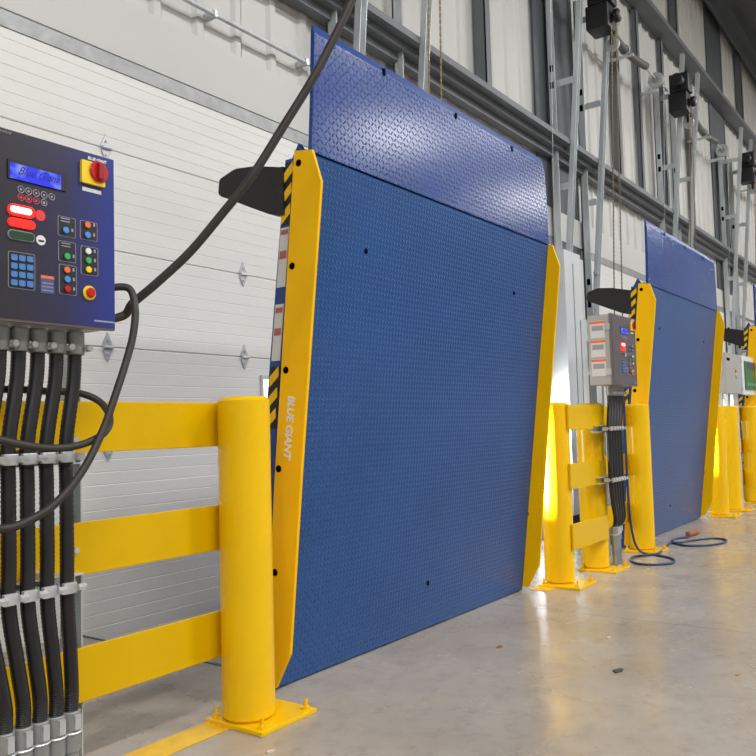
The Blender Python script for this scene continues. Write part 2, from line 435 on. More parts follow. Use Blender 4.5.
door = thing('dock_door', (D0, WY, -0.62), 'white sectional overhead door behind the nearest blue leveler', 'door', 'dock doors')
doff = (D0, WY, -0.62)
for i in range(len(JOINTS)-1): section_mesh(JOINTS[i], JOINTS[i+1]).build('door_section', DOORW, door, off=doff)
def hinge(x, z):
    m = MB(); y = WY-0.001
    def dia(cx, cz, w, h, t, yy): m.prism([(cx-w, yy, cz), (cx, yy, cz+h), (cx+w, yy, cz), (cx, yy, cz-h)], (0, -t, 0))
    dia(x, z+0.012, 0.030, 0.062, 0.004, y); dia(x, z-0.014, 0.028, 0.058, 0.004, y-0.003)
    m.cyl((x-0.026, y-0.011, z), (x+0.026, y-0.011, z), 0.009, n=10)
    for dz in (0.034, -0.034): m.cyl((x, y-0.002, z+dz), (x, y-0.012, z+dz), 0.007, n=6)
    return m
for x in (1.53, 2.475, 3.41, 4.12):
    for z in JOINTS[2:-1]: hinge(x, z).build('hinge', ZINC, door, off=doff)
MB().box(D0, WY-0.006, 2.745, D1, WY, 2.82).build('top_strip', GALVD, door, off=doff)
WX0, WX1, WZ0, WZ1 = 3.56, 3.86, 0.42, 1.215
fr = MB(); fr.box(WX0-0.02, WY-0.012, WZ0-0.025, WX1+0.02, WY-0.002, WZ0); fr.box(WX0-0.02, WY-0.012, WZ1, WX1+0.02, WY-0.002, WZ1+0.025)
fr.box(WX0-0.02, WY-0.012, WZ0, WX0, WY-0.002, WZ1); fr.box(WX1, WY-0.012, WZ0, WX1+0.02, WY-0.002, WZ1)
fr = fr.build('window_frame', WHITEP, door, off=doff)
MB().box(WX0, WY-0.007, WZ0, WX1, WY-0.003, WZ1).build('window_pane', DAY, fr, off=doff)
MB().box(D0, WY-0.01, -0.70, D1, WY+0.04, -0.62).build('bottom_seal', BLACK, door, off=doff)
door_labels = ['white sectional overhead door hidden behind the second blue leveler',
               'white sectional overhead door seen above and left of the second blue leveler',
               'white sectional overhead door farthest along the wall']
DOORS = [door]
for k in (1, 2, 3): DOORS.append(dup(door, (k*S, 0, 0), door_labels[k-1]))
for k in range(0, 4):     # daylight through the small door windows
    area('door_window_daylight', (3.71+k*S, WY-0.03, 0.82), (4.35+k*S, 1.9, 0.62), 0.28, 40, (1, 0.99, 0.97), 0.76)
    sb = area('door_window_sunbeam', (3.71+k*S, WY-0.035, 0.80), (4.33+k*S, 1.93, 0.70), 0.28, 130, (1, 0.98, 0.94), 0.46); sb.data.spread = math.radians(9)
# pale covers over the lower door tracks between the docks
cov_l = ['white track cover between the first and second blue levelers', 'white track cover left of the red-lit second control panel',
         'white track cover right of the second blue leveler']
for k in range(1, 3):
    x0 = 3.94+k*S
    t = thing('track_cover', (x0, WY, 0), cov_l[k], 'cover', 'track covers')
    MB().box(x0, WY-0.24, 0, x0+0.42, WY-0.02, 2.62).build('cover_box', GUARDW, t, off=(x0, WY, 0))
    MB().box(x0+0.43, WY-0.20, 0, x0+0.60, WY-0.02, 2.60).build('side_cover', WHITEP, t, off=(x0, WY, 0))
    MB().box(x0+0.205, WY-0.246, 0.05, x0+0.213, WY-0.24, 2.5).build('seam_strip', GALVD, t, off=(x0, WY, 0))

# ------------------------------------------------------------------ door tracks and lifting gear
def track_assembly(x, side, label, top=6.02):
    """wall angle standing upright + track sloping away from the wall + braces"""
    TY = WY-0.016
    t = thing('door_track', (x, TY, 0), label, 'track', 'overhead door tracks'); off = (x, TY, 0)
    m = MB(); m.box(x-0.05, TY-0.012, 0.0, x+0.05, TY, top-0.35); m.box(x-0.05, TY-0.085, 0.0, x-0.038, TY, top-0.35)
    m.build('wall_angle', GALV, t, off=off)
    m = MB(); zk = 2.2
    def ty(z): return TY-0.055 if z <= zk else TY-0.055-0.33*(z-zk)/(top-zk)
    def sl(z0, z1, a0, a1, w0, w1):
        y0, y1 = ty(z0), ty(z1)
        m.hexa([(x+a0, y0+w0, z0), (x+a1, y0+w0, z0), (x+a1, y0+w1, z0), (x+a0, y0+w1, z0),
                (x+a0, y1+w0, z1), (x+a1, y1+w0, z1), (x+a1, y1+w1, z1), (x+a0, y1+w1, z1)])
    for z0, z1 in ((0.0, zk), (zk, top)):
        sl(z0, z1, -0.035+0.07, 0.035+0.07, 0.0, 0.006)
        sl(z0, z1, 0.035, 0.041, -0.045, 0.0)
        sl(z0, z1, 0.099, 0.105, -0.045, 0.0)
    m.build('sloping_track', GALV, t, off=off)
    for z in (3.35, 4.45, 5.45):
        MB().box(x+0.012, ty(z), z-0.035, x+0.020, TY-0.012, z+0.035).build('brace', GALV, t, off=off)
    for z in (4.42, 4.60, 2.2, 2.45): MB().box(x-0.052, TY-0.068, z-0.035, x-0.0495, TY-0.03, z+0.035).build('bolt_slot', BLACKG, t, off=off)
    for z in (1.05, 1.55, 2.05, 2.55):
        y = ty(z)-0.005
        m = MB(); m.cyl((x+0.0, y-0.02, z), (x+0.034, y-0.02, z), 0.026, n=16); m.cyl((x-0.03, y-0.02, z), (x+0.0, y-0.02, z), 0.010, n=8)
        m.build('roller', ZINC, t, smooth=True, off=off)
    return t
RX, LX = 4.28, 5.08
tr = ['galvanised track above the left end of the nearest blue lip', 'crossing pair of galvanised tracks beside the nearer steel column',
      'galvanised track right of the second blue lip, nearer its right edge', 'galvanised track left of the far column']
tl = ['bright galvanised track above the middle of the nearest blue lip', 'galvanised track just right of the nearer column, beside the hanging chains',
      'galvanised track rising behind the far end of the second blue lip', 'rightmost galvanised track, beside the farthest hoist']
for k in range(4):
    track_assembly(RX+k*S, -1, tr[k]); 
    track_assembly(LX+k*S, 1, tl[k])
def chain(m, p0, p1, link=0.03, r=0.004):
    p0, p1 = V(p0), V(p1); d = p1-p0; n = int(d.length/(link*0.78)); d.normalize()
    a = d.orthogonal().normalized(); b = d.cross(a)
    for i in range(n):
        c = p0+d*((i+0.5)*link*0.78); e = a if i % 2 else b
        q = [c+d*(-link*0.5)+e*r*1.6, c+d*(link*0.5)+e*r*1.6, c+d*(link*0.5)-e*r*1.6, c+d*(-link*0.5)-e*r*1.6]
        o = d.cross(e)*r*0.7
        m.hexa([q[0]-o, q[1]-o, q[2]-o, q[3]-o, q[0]+o, q[1]+o, q[2]+o, q[3]+o])
def lifting(k, label_h, label_s, dxh):
    """chain hoist at the left track of the door, spring shaft with drums across the door"""
    xl, xr = LX+k*S, RX+(k+1)*S; y = WY-0.42; z = 5.38; xt = xl; xl = xl+dxh
    t = thing('chain_hoist', (xl, y, z), label_h, 'hoist', 'chain hoists'); off = (xl, y, z)
    b = MB(); b.box(xl-0.30, y-0.12, z-0.28, xl-0.02, y+0.13, z-0.02, 0.02); b.box(xl-0.26, y-0.14, z+0.0, xl-0.04, y+0.12, z+0.26, 0.02)
    b.cyl((xl-0.30, y-0.02, z+0.12), (xl-0.42, y-0.02, z+0.12), 0.085, n=20, bev=0.012)
    b.cyl((xl-0.16, y-0.14, z-0.15), (xl-0.16, y-0.20, z-0.15), 0.07, n=20, bev=0.01)
    b = b.build('housing', MOT, t, smooth=True, off=off)
    m = MB(); m.cyl((xl-0.16, y-0.20, z-0.15), (xl-0.16, y-0.212, z-0.15), 0.03, n=8); m.cyl((xl-0.10, y-0.14, z+0.1), (xl-0.10, y-0.15, z+0.1), 0.02, n=8)
    m.build('bolt_head', ZINC, b, off=off)
    m = MB(); m.cyl((xl+0.02, y-0.06, z-0.08), (xl+0.07, y-0.06, z-0.08), 0.088, n=28, bev=0.008); m.cyl((xl-0.02, y-0.06, z-0.08), (xl+0.09, y-0.06, z-0.08), 0.02, n=12)
    d = m.build('cable_drum', GALV, t, smooth=True, off=off)
    m = MB()
    for j in range(5):
        a = j*2*math.pi/5; m.cyl((xl+0.019, y-0.06+0.05*math.cos(a), z-0.08+0.05*math.sin(a)), (xl+0.017, y-0.06+0.05*math.cos(a), z-0.08+0.05*math.sin(a)), 0.012, n=10)
    m.build('drum_holes', BLACKG, d, off=off)
    m = MB(); m.cyl((xl+0.03, y-0.04, z-0.36), (xl+0.055, y-0.04, z-0.36), 0.08, n=28, bev=0.006)
    p = m.build('pulley', GALV, t, smooth=True, off=off)
    MB().box(xl+0.014, y-0.055, z-0.36, xl+0.028, y-0.025, z-0.12).build('pulley_bracket', MOT, p, off=off)
    for a, b in (((xl-0.20, y-0.12, z-0.28), (xl-0.10, y+0.05, 1.2)), ((xl-0.06, y-0.12, z-0.28), (xl-0.02, y-0.02, 1.2))):
        m = MB(); chain(m, a, b); m.build('pull_chain', BRNZ, t, off=off)
    xl = xt; z = 5.46; y = WY-0.36
    s = thing('spring_shaft', (xr, y, z), label_s, 'shaft', 'spring shafts'); off = (xr, y, z)
    m = MB(); m.cyl((xl+0.08, y+0.12, z+0.02), (xr-0.12, y+0.12, z+0.02), 0.013, n=10); m.build('shaft', GALV, s, smooth=True, off=off)
    m = MB()
    pts = []
    for i in range(33):
        f = i/32; pts.append((xl+0.22+(xr-1.12-xl-0.22)*f, y+0.10-0.0*f, z+0.02-0.085*math.sin(f*math.pi)))
    m.tube(pts, 0.048, 14); m.build('spring_sleeve', GREY, s, smooth=True, off=off)
    m = MB(); xm = xl+0.95; m.box(xm-0.012, y+0.0, z-0.16, xm+0.012, WY-0.005, z-0.13); m.ring((xm, y+0.10, z-0.06), (1, 0, 0), 0.058, 0.008, 20, 6)
    m.build('support_bracket', GALV, s, off=off)
    m = MB(); m.cyl((xr-0.66, y+0.12, z+0.0), (xr-0.60, y+0.12, z+0.0), 0.105, n=28, bev=0.008)
    d = m.build('cable_drum', ZINC, s, smooth=True, off=off)
    m = MB(); m.cyl((xr-0.662, y+0.12, z), (xr-0.675, y+0.12, z), 0.045, n=16); m.build('drum_hub', GALVD, d, off=off)
    MB().box(xr-0.65, y+0.10, z-0.16, xr-0.60, WY-0.005, z-0.12).build('bearing_bracket', GALV, s, off=off)
    m = MB(); m.tube([(xr-0.63, y+0.02, z-0.02), (xr-0.25, WY-0.06, 1.0)], 0.003, 6); m.build('lift_cable', ZINC, s, off=off)
lifting(0, 'chain hoist with brass chains above the middle of the nearest blue lip', 'spring shaft over the door of the second blue leveler, above the frame', -0.12)
lifting(1, 'black chain hoist cut by the top edge, right of the nearer column', 'grey spring tube sloping down to a round drum, largest one at upper right', -0.12)
lifting(2, 'black chain hoist behind the second blue lip, second along the wall', 'grey spring tube ending in a drum left of the far column', -0.79)
lifting(3, 'farthest black chain hoist at the right edge', 'spring shaft at the far right edge, behind the farthest hoist', -0.22)

# ------------------------------------------------------------------ levelers
LB, LT, HZ = 2.035, 1.805, 1.872       # deck face: Y at floor, Y at hinge, hinge height
def face_y(z): return LB+(LT-LB)*z/HZ
X0, X1 = 2.145, 4.14
XM = (X0+X1)/2
lev = thing('dock_leveler', (XM, LB, 0), 'nearest upright blue tread-plate dock leveler with yellow side guards', 'dock leveler', 'upright dock levelers')
lo = (XM, LB, 0)
# deck plate (its local Z follows the plate so the lugs are laid out on it)
m = MB(); nx = 2
m.hexa([(X0, LB, 0.006), (X1, LB, 0.006), (X1, LB+0.012, 0.006), (X0, LB+0.012, 0.006),
        (X0, LT, HZ), (X1, LT, HZ), (X1, LT+0.012, HZ), (X0, LT+0.012, HZ)])
m.build('deck_plate', TREAD, lev, off=lo)
def plate_at(px, py):      # point on the deck face seen at a pixel
    lo_, hi_ = 1.6, 2.3
    for _ in range(50):
        mid = (lo_+hi_)/2; p = on_y(px, py, mid)
        if face_y(p.z) > mid: lo_ = mid
        else: hi_ = mid
    return on_y(px, py, mid)
for (px, py) in ((366, 251), (514, 293), (428, 583)):
    p = plate_at(px, py)
    MB().cyl((p.x, p.y-0.0012, p.z), (p.x, p.y+0.002, p.z), 0.011, n=14).build('drain_hole', BLACKG, lev, off=lo)
# lip
LIPZ = 2.345; LIPY = 1.800
def lip_y(f): return LT-0.006+(LIPY-LT+0.006)*f-0.002*math.sin(math.pi*f)
m = MB(); rows = []
NF = 10
for side in (0, 1):
    g = []
    for i in range(NF+1):
        f = i/NF; z = HZ+0.006+(LIPZ-0.03-HZ-0.006)*f
        a = X0+0.005+0.030*f; b = X1-0.004-0.018*f
        if f > 0.9: b -= 0.012
        yy = lip_y(f)+0.016*side
        g.append([m.bm.verts.new((a+(b-a)*j/4, yy, z)) for j in range(5)])
    rows.append(g)
for g in rows:
    for i in range(NF):
        for j in range(4): m.bm.faces.new((g[i][j], g[i][j+1], g[i+1][j+1], g[i+1][j]))
A_, B_ = rows
for i in range(NF):
    for j in (0, 4): m.bm.faces.new((A_[i][j], A_[i+1][j], B_[i+1][j], B_[i][j]))
for j in range(4):
    for i in (0, NF): m.bm.faces.new((A_[i][j], A_[i][j+1], B_[i][j+1], B_[i][j]))
lip = m.build('lip', TREADL, lev, smooth=True, off=lo)
m = MB(); yb = lip_y(1.0); zb = LIPZ-0.030
m.hexa([(X0+0.035, yb, zb), (X1-0.034, yb, zb), (X1-0.034, yb+0.016, zb), (X0+0.035, yb+0.016, zb),
        (X0+0.040, yb+0.008, LIPZ), (X1-0.055, yb+0.008, LIPZ), (X1-0.055, yb+0.016, LIPZ), (X0+0.040, yb+0.016, LIPZ)])
m.build('lip_bevel', BLUE, lip, off=lo)
for (px, py) in ((384, 72), (456, 116), (512, 149)):
    p = on_y(px, py, lip_y(0.85))
    MB().box(p.x-0.007, p.y-0.004, p.z-0.014, p.x+0.007, p.y+0.004, p.z+0.014, 0.003).build('lip_slot', BLACKG, lip, off=lo)
m = MB(); m.cyl((X0+0.01, LT+0.03, HZ+0.0), (X1-0.01, LT+0.03, HZ+0.0), 0.022, n=14); m.build('hinge_tube', BLUE, lev, smooth=True, off=lo)
# yellow run-off guards on both sides of the deck
FIN = [(2.000, 0.022), (1.930, 0.147), (1.865, 0.75), (1.745, 1.757), (1.782, 1.876), (1.862, 1.888), (1.925, 1.30), (1.985, 0.75), (2.05, 0.022)]
for nm, x, d in (('l', X0-0.014, 0.012), ('r', X1+0.002, 0.012)):
    m = MB(); m.prism([(x, y, z) for y, z in FIN], (d, 0, 0))
    g = m.build('run_off_guard', YELF, lev, off=lo)
    for (y, z) in ((1.843, 1.841), (1.883, 1.484), (1.922, 1.123), (1.965, 0.78), (1.992, 0.42)):
        MB().cyl((x-0.0015, y, z), (x+0.006, y, z), 0.0125, n=16).build('guard_bolt', BLACKG, g, off=lo)
    if nm == 'l': text_mesh('BLUE GIANT', 0.042, (x-0.0008, 1.911, 1.035), (0, 0.13, -1), (0, -1, -0.13), mat('grey_white_print', srgb(232, 230, 222), 0.5), 'guard_lettering', g, off=lo, shear=0.18, bold=0.0014, fit=0.225)
# deck frame behind the plate with hazard tape and stickers on its left side
def frame_y(z): return face_y(z)
for (xa, xb) in ((X0+0.004, X0+0.05), (X1-0.05, X1-0.004)):
    m = MB(); m.hexa([(xa, frame_y(0.02)+0.012, 0.02), (xb, frame_y(0.02)+0.012, 0.02), (xb, frame_y(0.02)+0.13, 0.02), (xa, frame_y(0.02)+0.13, 0.02),
                      (xa, frame_y(HZ)+0.012, HZ), (xb, frame_y(HZ)+0.012, HZ), (xb, frame_y(HZ)+0.115, HZ), (xa, frame_y(HZ)+0.115, HZ)])
    m.build('side_beam', BLUE, lev, off=lo)
for xc in (0.25, 0.5, 0.75):
    xa = X0+(X1-X0)*xc; m = MB()
    m.hexa([(xa, frame_y(0.02)+0.012, 0.02), (xa+0.05, frame_y(0.02)+0.012, 0.02), (xa+0.05, frame_y(0.02)+0.13, 0.02), (xa, frame_y(0.02)+0.13, 0.02),
            (xa, frame_y(HZ)+0.012, HZ), (xa+0.05, frame_y(HZ)+0.012, HZ), (xa+0.05, frame_y(HZ)+0.115, HZ), (xa, frame_y(HZ)+0.115, HZ)])
    m.build('deck_stiffener', BLUE, lev, off=lo)
xs_ = X0+0.004
def tape(z0, z1, n):
    b = MB(); w0, w1 = 0.066, 0.112
    b.hexa([(xs_-0.002, face_y(z0)+w0, z0), (xs_, face_y(z0)+w0, z0), (xs_, face_y(z0)+w1, z0), (xs_-0.002, face_y(z0)+w1, z0),
            (xs_-0.002, face_y(z1)+w0, z1), (xs_, face_y(z1)+w0, z1), (xs_, face_y(z1)+w1, z1), (xs_-0.002, face_y(z1)+w1, z1)])
    b = b.build('hazard_tape', BLACK, lev, off=lo)
    h = (z1-z0)/n
    for i in range(n):
        a = z0+i*h+h*0.02
        MB().prism([(xs_-0.0035, face_y(a)+w1-0.001, a), (xs_-0.0035, face_y(a)+w1-0.001, a+h*0.48), (xs_-0.0035, face_y(a)+w0+0.001, min(a+h*0.98, z1)), (xs_-0.0035, face_y(a)+w0+0.001, a+h*0.5)], (0.002, 0, 0)).build('yellow_stripe', YEL, b, off=lo)
tape(1.64, 1.86, 3); tape(0.92, 1.14, 3)
def sticker(z0, z1, w0, w1, mt, nm):
    return MB().hexa([(xs_-0.0025, face_y(z0)+w0, z0), (xs_, face_y(z0)+w0, z0), (xs_, face_y(z0)+w1, z0), (xs_-0.0025, face_y(z0)+w1, z0),
               (xs_-0.0025, face_y(z1)+w0, z1), (xs_, face_y(z1)+w0, z1), (xs_, face_y(z1)+w1, z1), (xs_-0.0025, face_y(z1)+w1, z1)]).build(nm, mt, lev, off=lo)
sticker(1.42, 1.63, 0.072, 0.112, PAPER, 'warning_sticker'); sticker(1.16, 1.36, 0.072, 0.112, PAPER, 'warning_sticker')
xs_ -= 0.001
for z0, z1 in ((1.605, 1.622), (1.52, 1.548), (1.33, 1.348), (1.25, 1.275)): sticker(z0, z1, 0.076, 0.108, STRED, 'sticker_panel')
sticker(0.28, 0.42, 0.075, 0.11, PAPER, 'warning_sticker')
# black rubber flap standing off the left side towards the door
m = MB(); fx = X0+0.02
FL = [(1.935, 1.850), (1.935, 1.672), (2.000, 1.690), (2.10, 1.735), (2.17, 1.768), (2.250, 1.803), (2.258, 1.815), (2.250, 1.868), (2.17, 1.892), (2.06, 1.880)]
nst = 7; ring_prev = None
off_ = lambda y: 0.0 if y < 2.02 else (y-2.02)*-0.03
a = [m.bm.verts.new((fx-0.02+off_(y), y, z)) for y, z in FL]; b = [m.bm.verts.new((fx+0.03+off_(y), y, z)) for y, z in FL]
m.bm.faces.new(a); m.bm.faces.new(b[::-1])
for i in range(len(FL)): m.bm.faces.new((a[i], b[i], b[(i+1) % len(FL)], a[(i+1) % len(FL)]))
bmesh.ops.bevel(m.bm, geom=m.bm.edges[:], offset=0.006, segments=2, affect='EDGES')
fl = m.build('rubber_flap', BLACK, lev, smooth=True, off=lo)
MB().box(fx-0.026, 1.925, 1.675, fx+0.032, 1.945, 1.848).build('flap_bracket', BLACK, fl, off=lo)
m = MB(); m.prism([(X0+0.03, 1.83, HZ-0.02), (X0+0.03, 1.88, HZ+0.06), (X0+0.03, 1.93, HZ-0.02)], (0.02, 0, 0)); m.build('hinge_lug', BLUE, lev, off=lo)
m = MB(); m.box(X0, LB+0.012, 0.0, X1, LB+0.10, 0.05); m.build('hinge_beam', BLUE, lev, off=lo)
lev2 = dup(lev, (S+0.01, 0, 0), 'second upright blue dock leveler behind the second control panel')
lev3 = dup(lev, (2*S, 0, 0), 'farthest blue dock leveler, only its left guard showing at the right edge')

# ------------------------------------------------------------------ guard rails (bollards with flat rails)
RZ = ((0.195, 0.340), (0.535, 0.678), (0.868, 1.010))
def post(t, x, y, off, px=None, py=None, pr=0.084, top=1.025):
    px = x if px is None else px; py = y if py is None else py
    m = MB(); m.cyl((px, py, 0.012), (px, py, top), pr, n=48, bev=0.012)
    m.build('post', PIPE, t, smooth=True, off=off)
    bp = MB().box(x-0.128, y-0.122, 0.0, x+0.128, y+0.122, 0.014, 0.003).build('base_plate', PIPE, t, off=off)
    for sx in (-1, 1):
        for sy in (-1, 1):
            bx, by = x+sx*0.102, y+sy*0.098
            m = MB(); m.cyl((bx, by, 0.013), (bx, by, 0.024), 0.013, n=6); m.cyl((bx, by, 0.02), (bx+0.002, by, 0.045), 0.006, n=8)
            m.build('anchor_bolt', PIPE, bp, off=off)
def rails(t, x0, x1, y, off):
    for z0, z1 in RZ: MB().box(x0, y-0.006, z0, x1, y+0.006, z1, 0.002).build('rail', RAILY, t, off=off)
g1 = thing('guard_rail', (1.946, 1.888, 0), 'yellow bollard and three flat rails left of the nearest leveler', 'guard rail', 'yellow guard rails')
off = (1.946, 1.888, 0)
post(g1, 1.946, 1.888, off, 1.906, 1.906); post(g1, -0.62, 1.888, off); rails(g1, -0.62, 1.91, 1.994, off)
for z in (0.905, 0.605): MB().cyl((1.34, 1.988, z), (1.34, 1.978, z), 0.009, n=6).build('rail_bolt', ZINC, g1, off=off)
def pair(dx, label, front):
    xa, xb, xc = 4.40+dx, 4.965+dx, 5.775+dx; off = (xa, 1.88, 0)
    g = thing('guard_rail', off, label, 'guard rail', 'yellow guard rails')
    post(g, xa, 1.88, off, xa, 1.925); post(g, xb, 1.88, off, xb-0.02, 1.925); post(g, xc, 1.88, off, xc, 1.90)
    if front: rails(g, xa-0.022, xb-0.03, 1.834, off)
    rails(g, xb-0.02, xc, 1.99, off)
pair(0, 'yellow bollards with flat rails between the first and second levelers', True)
pair(S-0.005, 'yellow bollards with flat rails at the right edge beyond the second leveler', False)

# painted floor line
def stripe(x0, x1, y0, y1, label):
    tag(MB().box(x0, y0, 0.0005, x1, y1, 0.0022).build('floor_line', STRIPE), label, 'floor line', 'yellow floor lines')
stripe(-0.9, 1.83, 1.90, 2.01, 'yellow painted line on the floor left of the nearest bollard plate')
stripe(4.17, 4.275, 1.90, 2.01, 'short pale yellow floor line beside the leveler and bollard base')

# ------------------------------------------------------------------ control panel
PY = 1.70                            # front face
PXA, PXB, PZ0, PZ1 = 0.835, 1.264, 1.172, 1.604
cp = thing('leveler_controller', (PXA, PY+0.15, PZ0), 'large dark blue control panel with lit screen at the left edge', 'control panel', 'leveler control panels')
co = (PXA, PY+0.15, PZ0)
MB().box(PXA+0.004, PY+0.018, PZ0+0.004, PXB-0.004, PY+0.15, PZ1-0.004, 0.004).build('enclosure', BOXG, cp, off=co)
dr = MB().box(PXA, PY+0.002, PZ0, PXB, PY+0.018, PZ1, 0.003).build('panel_door', BOXD, cp, off=co)
MB().box(PXA+0.003, PY, PZ0+0.006, PXB-0.003, PY+0.003, PZ1-0.003).build('face_print', FACE, cp, off=co)
def z1(x, y): return (x/5.04, 110+y/5.04)
def z2(x, y): return (x/5.04, 220+y/5.04)
def pt(p): return on_y(p[0], p[1], PY)
def rbox(a, b, d0, d1, name, m_, parent, rad=0.0, n=6):
    """rounded plate on the panel face between two pixels (top-left, bottom-right)"""
    A, B = pt(a), pt(b); x0, x1, za, zb = min(A.x, B.x), max(A.x, B.x), min(A.z, B.z), max(A.z, B.z)
    rad = min(rad, (x1-x0)/2-1e-5, (zb-za)/2-1e-5); poly = []
    if rad <= 0: poly = [(x0, za), (x1, za), (x1, zb), (x0, zb)]
    else:
        for cx, cz, s0 in ((x1-rad, zb-rad, 0), (x0+rad, zb-rad, 90), (x0+rad, za+rad, 180), (x1-rad, za+rad, 270)):
            for i in range(n+1):
                t = math.radians(s0+90*i/n); poly.append((cx+rad*math.cos(t), cz+rad*math.sin(t)))
    return MB().prism([(x, PY-d0, z) for x, z in poly], (0, -(d1-d0), 0)).build(name, m_, parent, off=co)
def disc(p, r, d0, d1, name, m_, parent, n=20, bev=0.0):
    q = pt(p); return MB().cyl((q.x, PY-d0, q.z), (q.x, PY-d1, q.z), r, n=n, bev=bev).build(name, m_, parent, smooth=True, off=co)
def ringp(p, R, r, name, m_, parent):
    q = pt(p); return MB().ring((q.x, PY-0.0008, q.z), (0, 1, 0), R, r, 20, 5).build(name, m_, parent, off=co)
bz = rbox(z1(37, 246), z1(330, 412), 0, 0.003, 'screen_bezel', PLB, cp)
sn = rbox(z1(46, 264), z1(303, 404), 0.003, 0.0042, 'screen', LCD, bz)
q = pt(z1(82, 322))
text_mesh('Blue Giant', 0.026, (q.x, PY-0.0048, q.z), (1, 0, 0), (0, 0, 1), INK, 'screen_lettering', bz, off=co, shear=0.6, fit=0.105, depth=0.0002)
q = pt((11, 134.5))
text_mesh('Blue Genius', 0.010, (q.x-0.075, PY-0.0008, q.z), (1, 0, 0), (0, 0, 1), OUTL, 'panel_title', cp, off=co, shear=0.4, fit=0.075, depth=0.0003)
q = pt(z1(441, 241))
text_mesh('BLUE GIANT', 0.011, (q.x, PY-0.0008, q.z-0.003), (1, 0, 0), (0, 0, 1), WHT, 'panel_lettering', cp, off=co, shear=0.2, bold=0.0003, fit=0.054, depth=0.0003)
for i, x in enumerate((105, 143, 182, 221, 260)):
    ic = ringp(z1(x, 400+9.5*i), 0.0075, 0.0011, 'icon_ring', OUTL, cp); disc(z1(x, 400+9.5*i), 0.003, 0.0002, 0.001, 'icon_mark', OUTL, ic, 8)
for i, x in enumerate((105, 143, 182, 221)):
    ic = ringp(z1(x, 440+9*i), 0.0075, 0.0011, 'icon_ring', OUTR if i < 3 else OUTL, cp); disc(z1(x, 440+9*i), 0.0035, 0.0002, 0.001, 'icon_mark', OUTR if i < 3 else OUTL, ic, 8)
lamp = rbox(z1(36, 468), z1(170, 552), 0.0, 0.006, 'signal_lamp', REDL, cp, 0.014)
rbox(z1(44, 482), z1(152, 535), 0.006, 0.0075, 'lamp_core', REDW, lamp, 0.010)
rbox(z1(38, 538), z1(172, 607), 0.0, 0.005, 'signal_lamp', REDL, cp, 0.012)
k = rbox(z1(36, 598), z1(174, 672), 0.0, 0.003, 'signal_lamp_rim', OUTL, cp, 0.013); rbox(z1(41, 604), z1(169, 666), 0.003, 0.005, 'signal_lamp', DGRN, k, 0.012)
k = disc(z1(202, 532), 0.0115, 0.0, 0.0015, 'lamp_icon', REDL, cp); disc(z1(203, 535), 0.0085, 0.0015, 0.002, 'icon_mark', OUTR, k)
k = disc(z1(205, 657), 0.0115, 0.0, 0.0015, 'lamp_icon', WBT, cp); rbox(z1(192, 653), z1(220, 668), 0.0015, 0.002, 'icon_mark', PLB, k)
# rotary disconnect
k = rbox(z1(403, 250), z1(521, 394), 0.0, 0.008, 'switch_plate', YBT, cp, 0.003)
disc(z1(486, 317), 0.0265, 0.008, 0.014, 'switch_ring', RED, k, 28, 0.003)
q = pt(z1(486, 317)); MB().box(q.x-0.008, PY-0.023, q.z-0.021, q.x+0.008, PY-0.013, q.z+0.021, 0.003).build('switch_handle', mat('dark_red_plastic', srgb(150, 14, 18), 0.4), k, off=co)
rbox(z1(414, 386), z1(509, 428), 0.0, 0.001, 'switch_label', PAPER, cp)
# button fields
def field(a, b, btns, zz):
    k = rbox(zz(*a), zz(*b), 0.0, 0.0008, 'button_field', OUTL, cp, 0.004)
    rbox(zz(a[0]+3, a[1]+3), zz(b[0]-3, b[1]-3), 0.0008, 0.0014, 'field_face', PLB, k, 0.0035)
    for (x, y, m_) in btns:
        disc(zz(x, y), 0.0078, 0.0014, 0.006, 'button', m_, k, 16, 0.001)
        rbox(zz(x+30, y-9), zz(x+39, y+9), 0.0014, 0.0018, 'button_mark', OUTL, k)
    for j in range(2): rbox(zz(a[0]+14, a[1]+16+j*14), zz(a[0]+60, a[1]+20+j*14), 0.0014, 0.0018, 'printed_line', OUTL, k) if len(btns) == 1 else None
field((290, 530), (380, 648), [(328, 607, BLU)], z1); field((402, 553), (490, 666), [(438, 581, ORG), (438, 631, BLU)], z1)
field((293, 101), (382, 219), [(335, 184, GRN)], z2); field((406, 127), (494, 286), [(441, 158, WBT), (442, 205, GRN), (443, 251, YBT)], z2)
field((296, 220), (386, 383), [(334, 252, ORG), (336, 300, BLU), (337, 348, RED)], z2)
k = disc(z2(448, 368), 0.0175, 0.0, 0.004, 'stop_collar', YBT, cp, 28, 0.001); disc(z2(449, 368), 0.0118, 0.004, 0.011, 'stop_button', RED, k, 24, 0.002)
k = rbox(z2(40, 153), z2(176, 357), 0.0, 0.0008, 'keypad', OUTL, cp, 0.005); rbox(z2(43, 156), z2(173, 354), 0.0008, 0.0014, 'keypad_face', PLB, k, 0.0045)
for r in range(4):
    for cix in range(3):
        x, y = 68+40*cix, 189+42*r+5*cix
        rbox(z2(x-16, y-17), z2(x+16, y+17), 0.0014, 0.004, 'key', KEY, k, 0.003)
k = rbox(z2(204, 276), z2(272, 374), 0.0, 0.0008, 'instruction_label', mat('label_blue', srgb(70, 80, 130), 0.5), cp); rbox(z2(205, 277), z2(271, 301), 0.0008, 0.0012, 'label_header', ORG, k)
for j in range(3): rbox(z2(210, 318+j*18), z2(266, 321+j*18), 0.0008, 0.0011, 'printed_line', OUTL, k)
rbox(z2(475, 511), z2(582, 514), 0.0, 0.0005, 'maker_line', OUTL, cp)
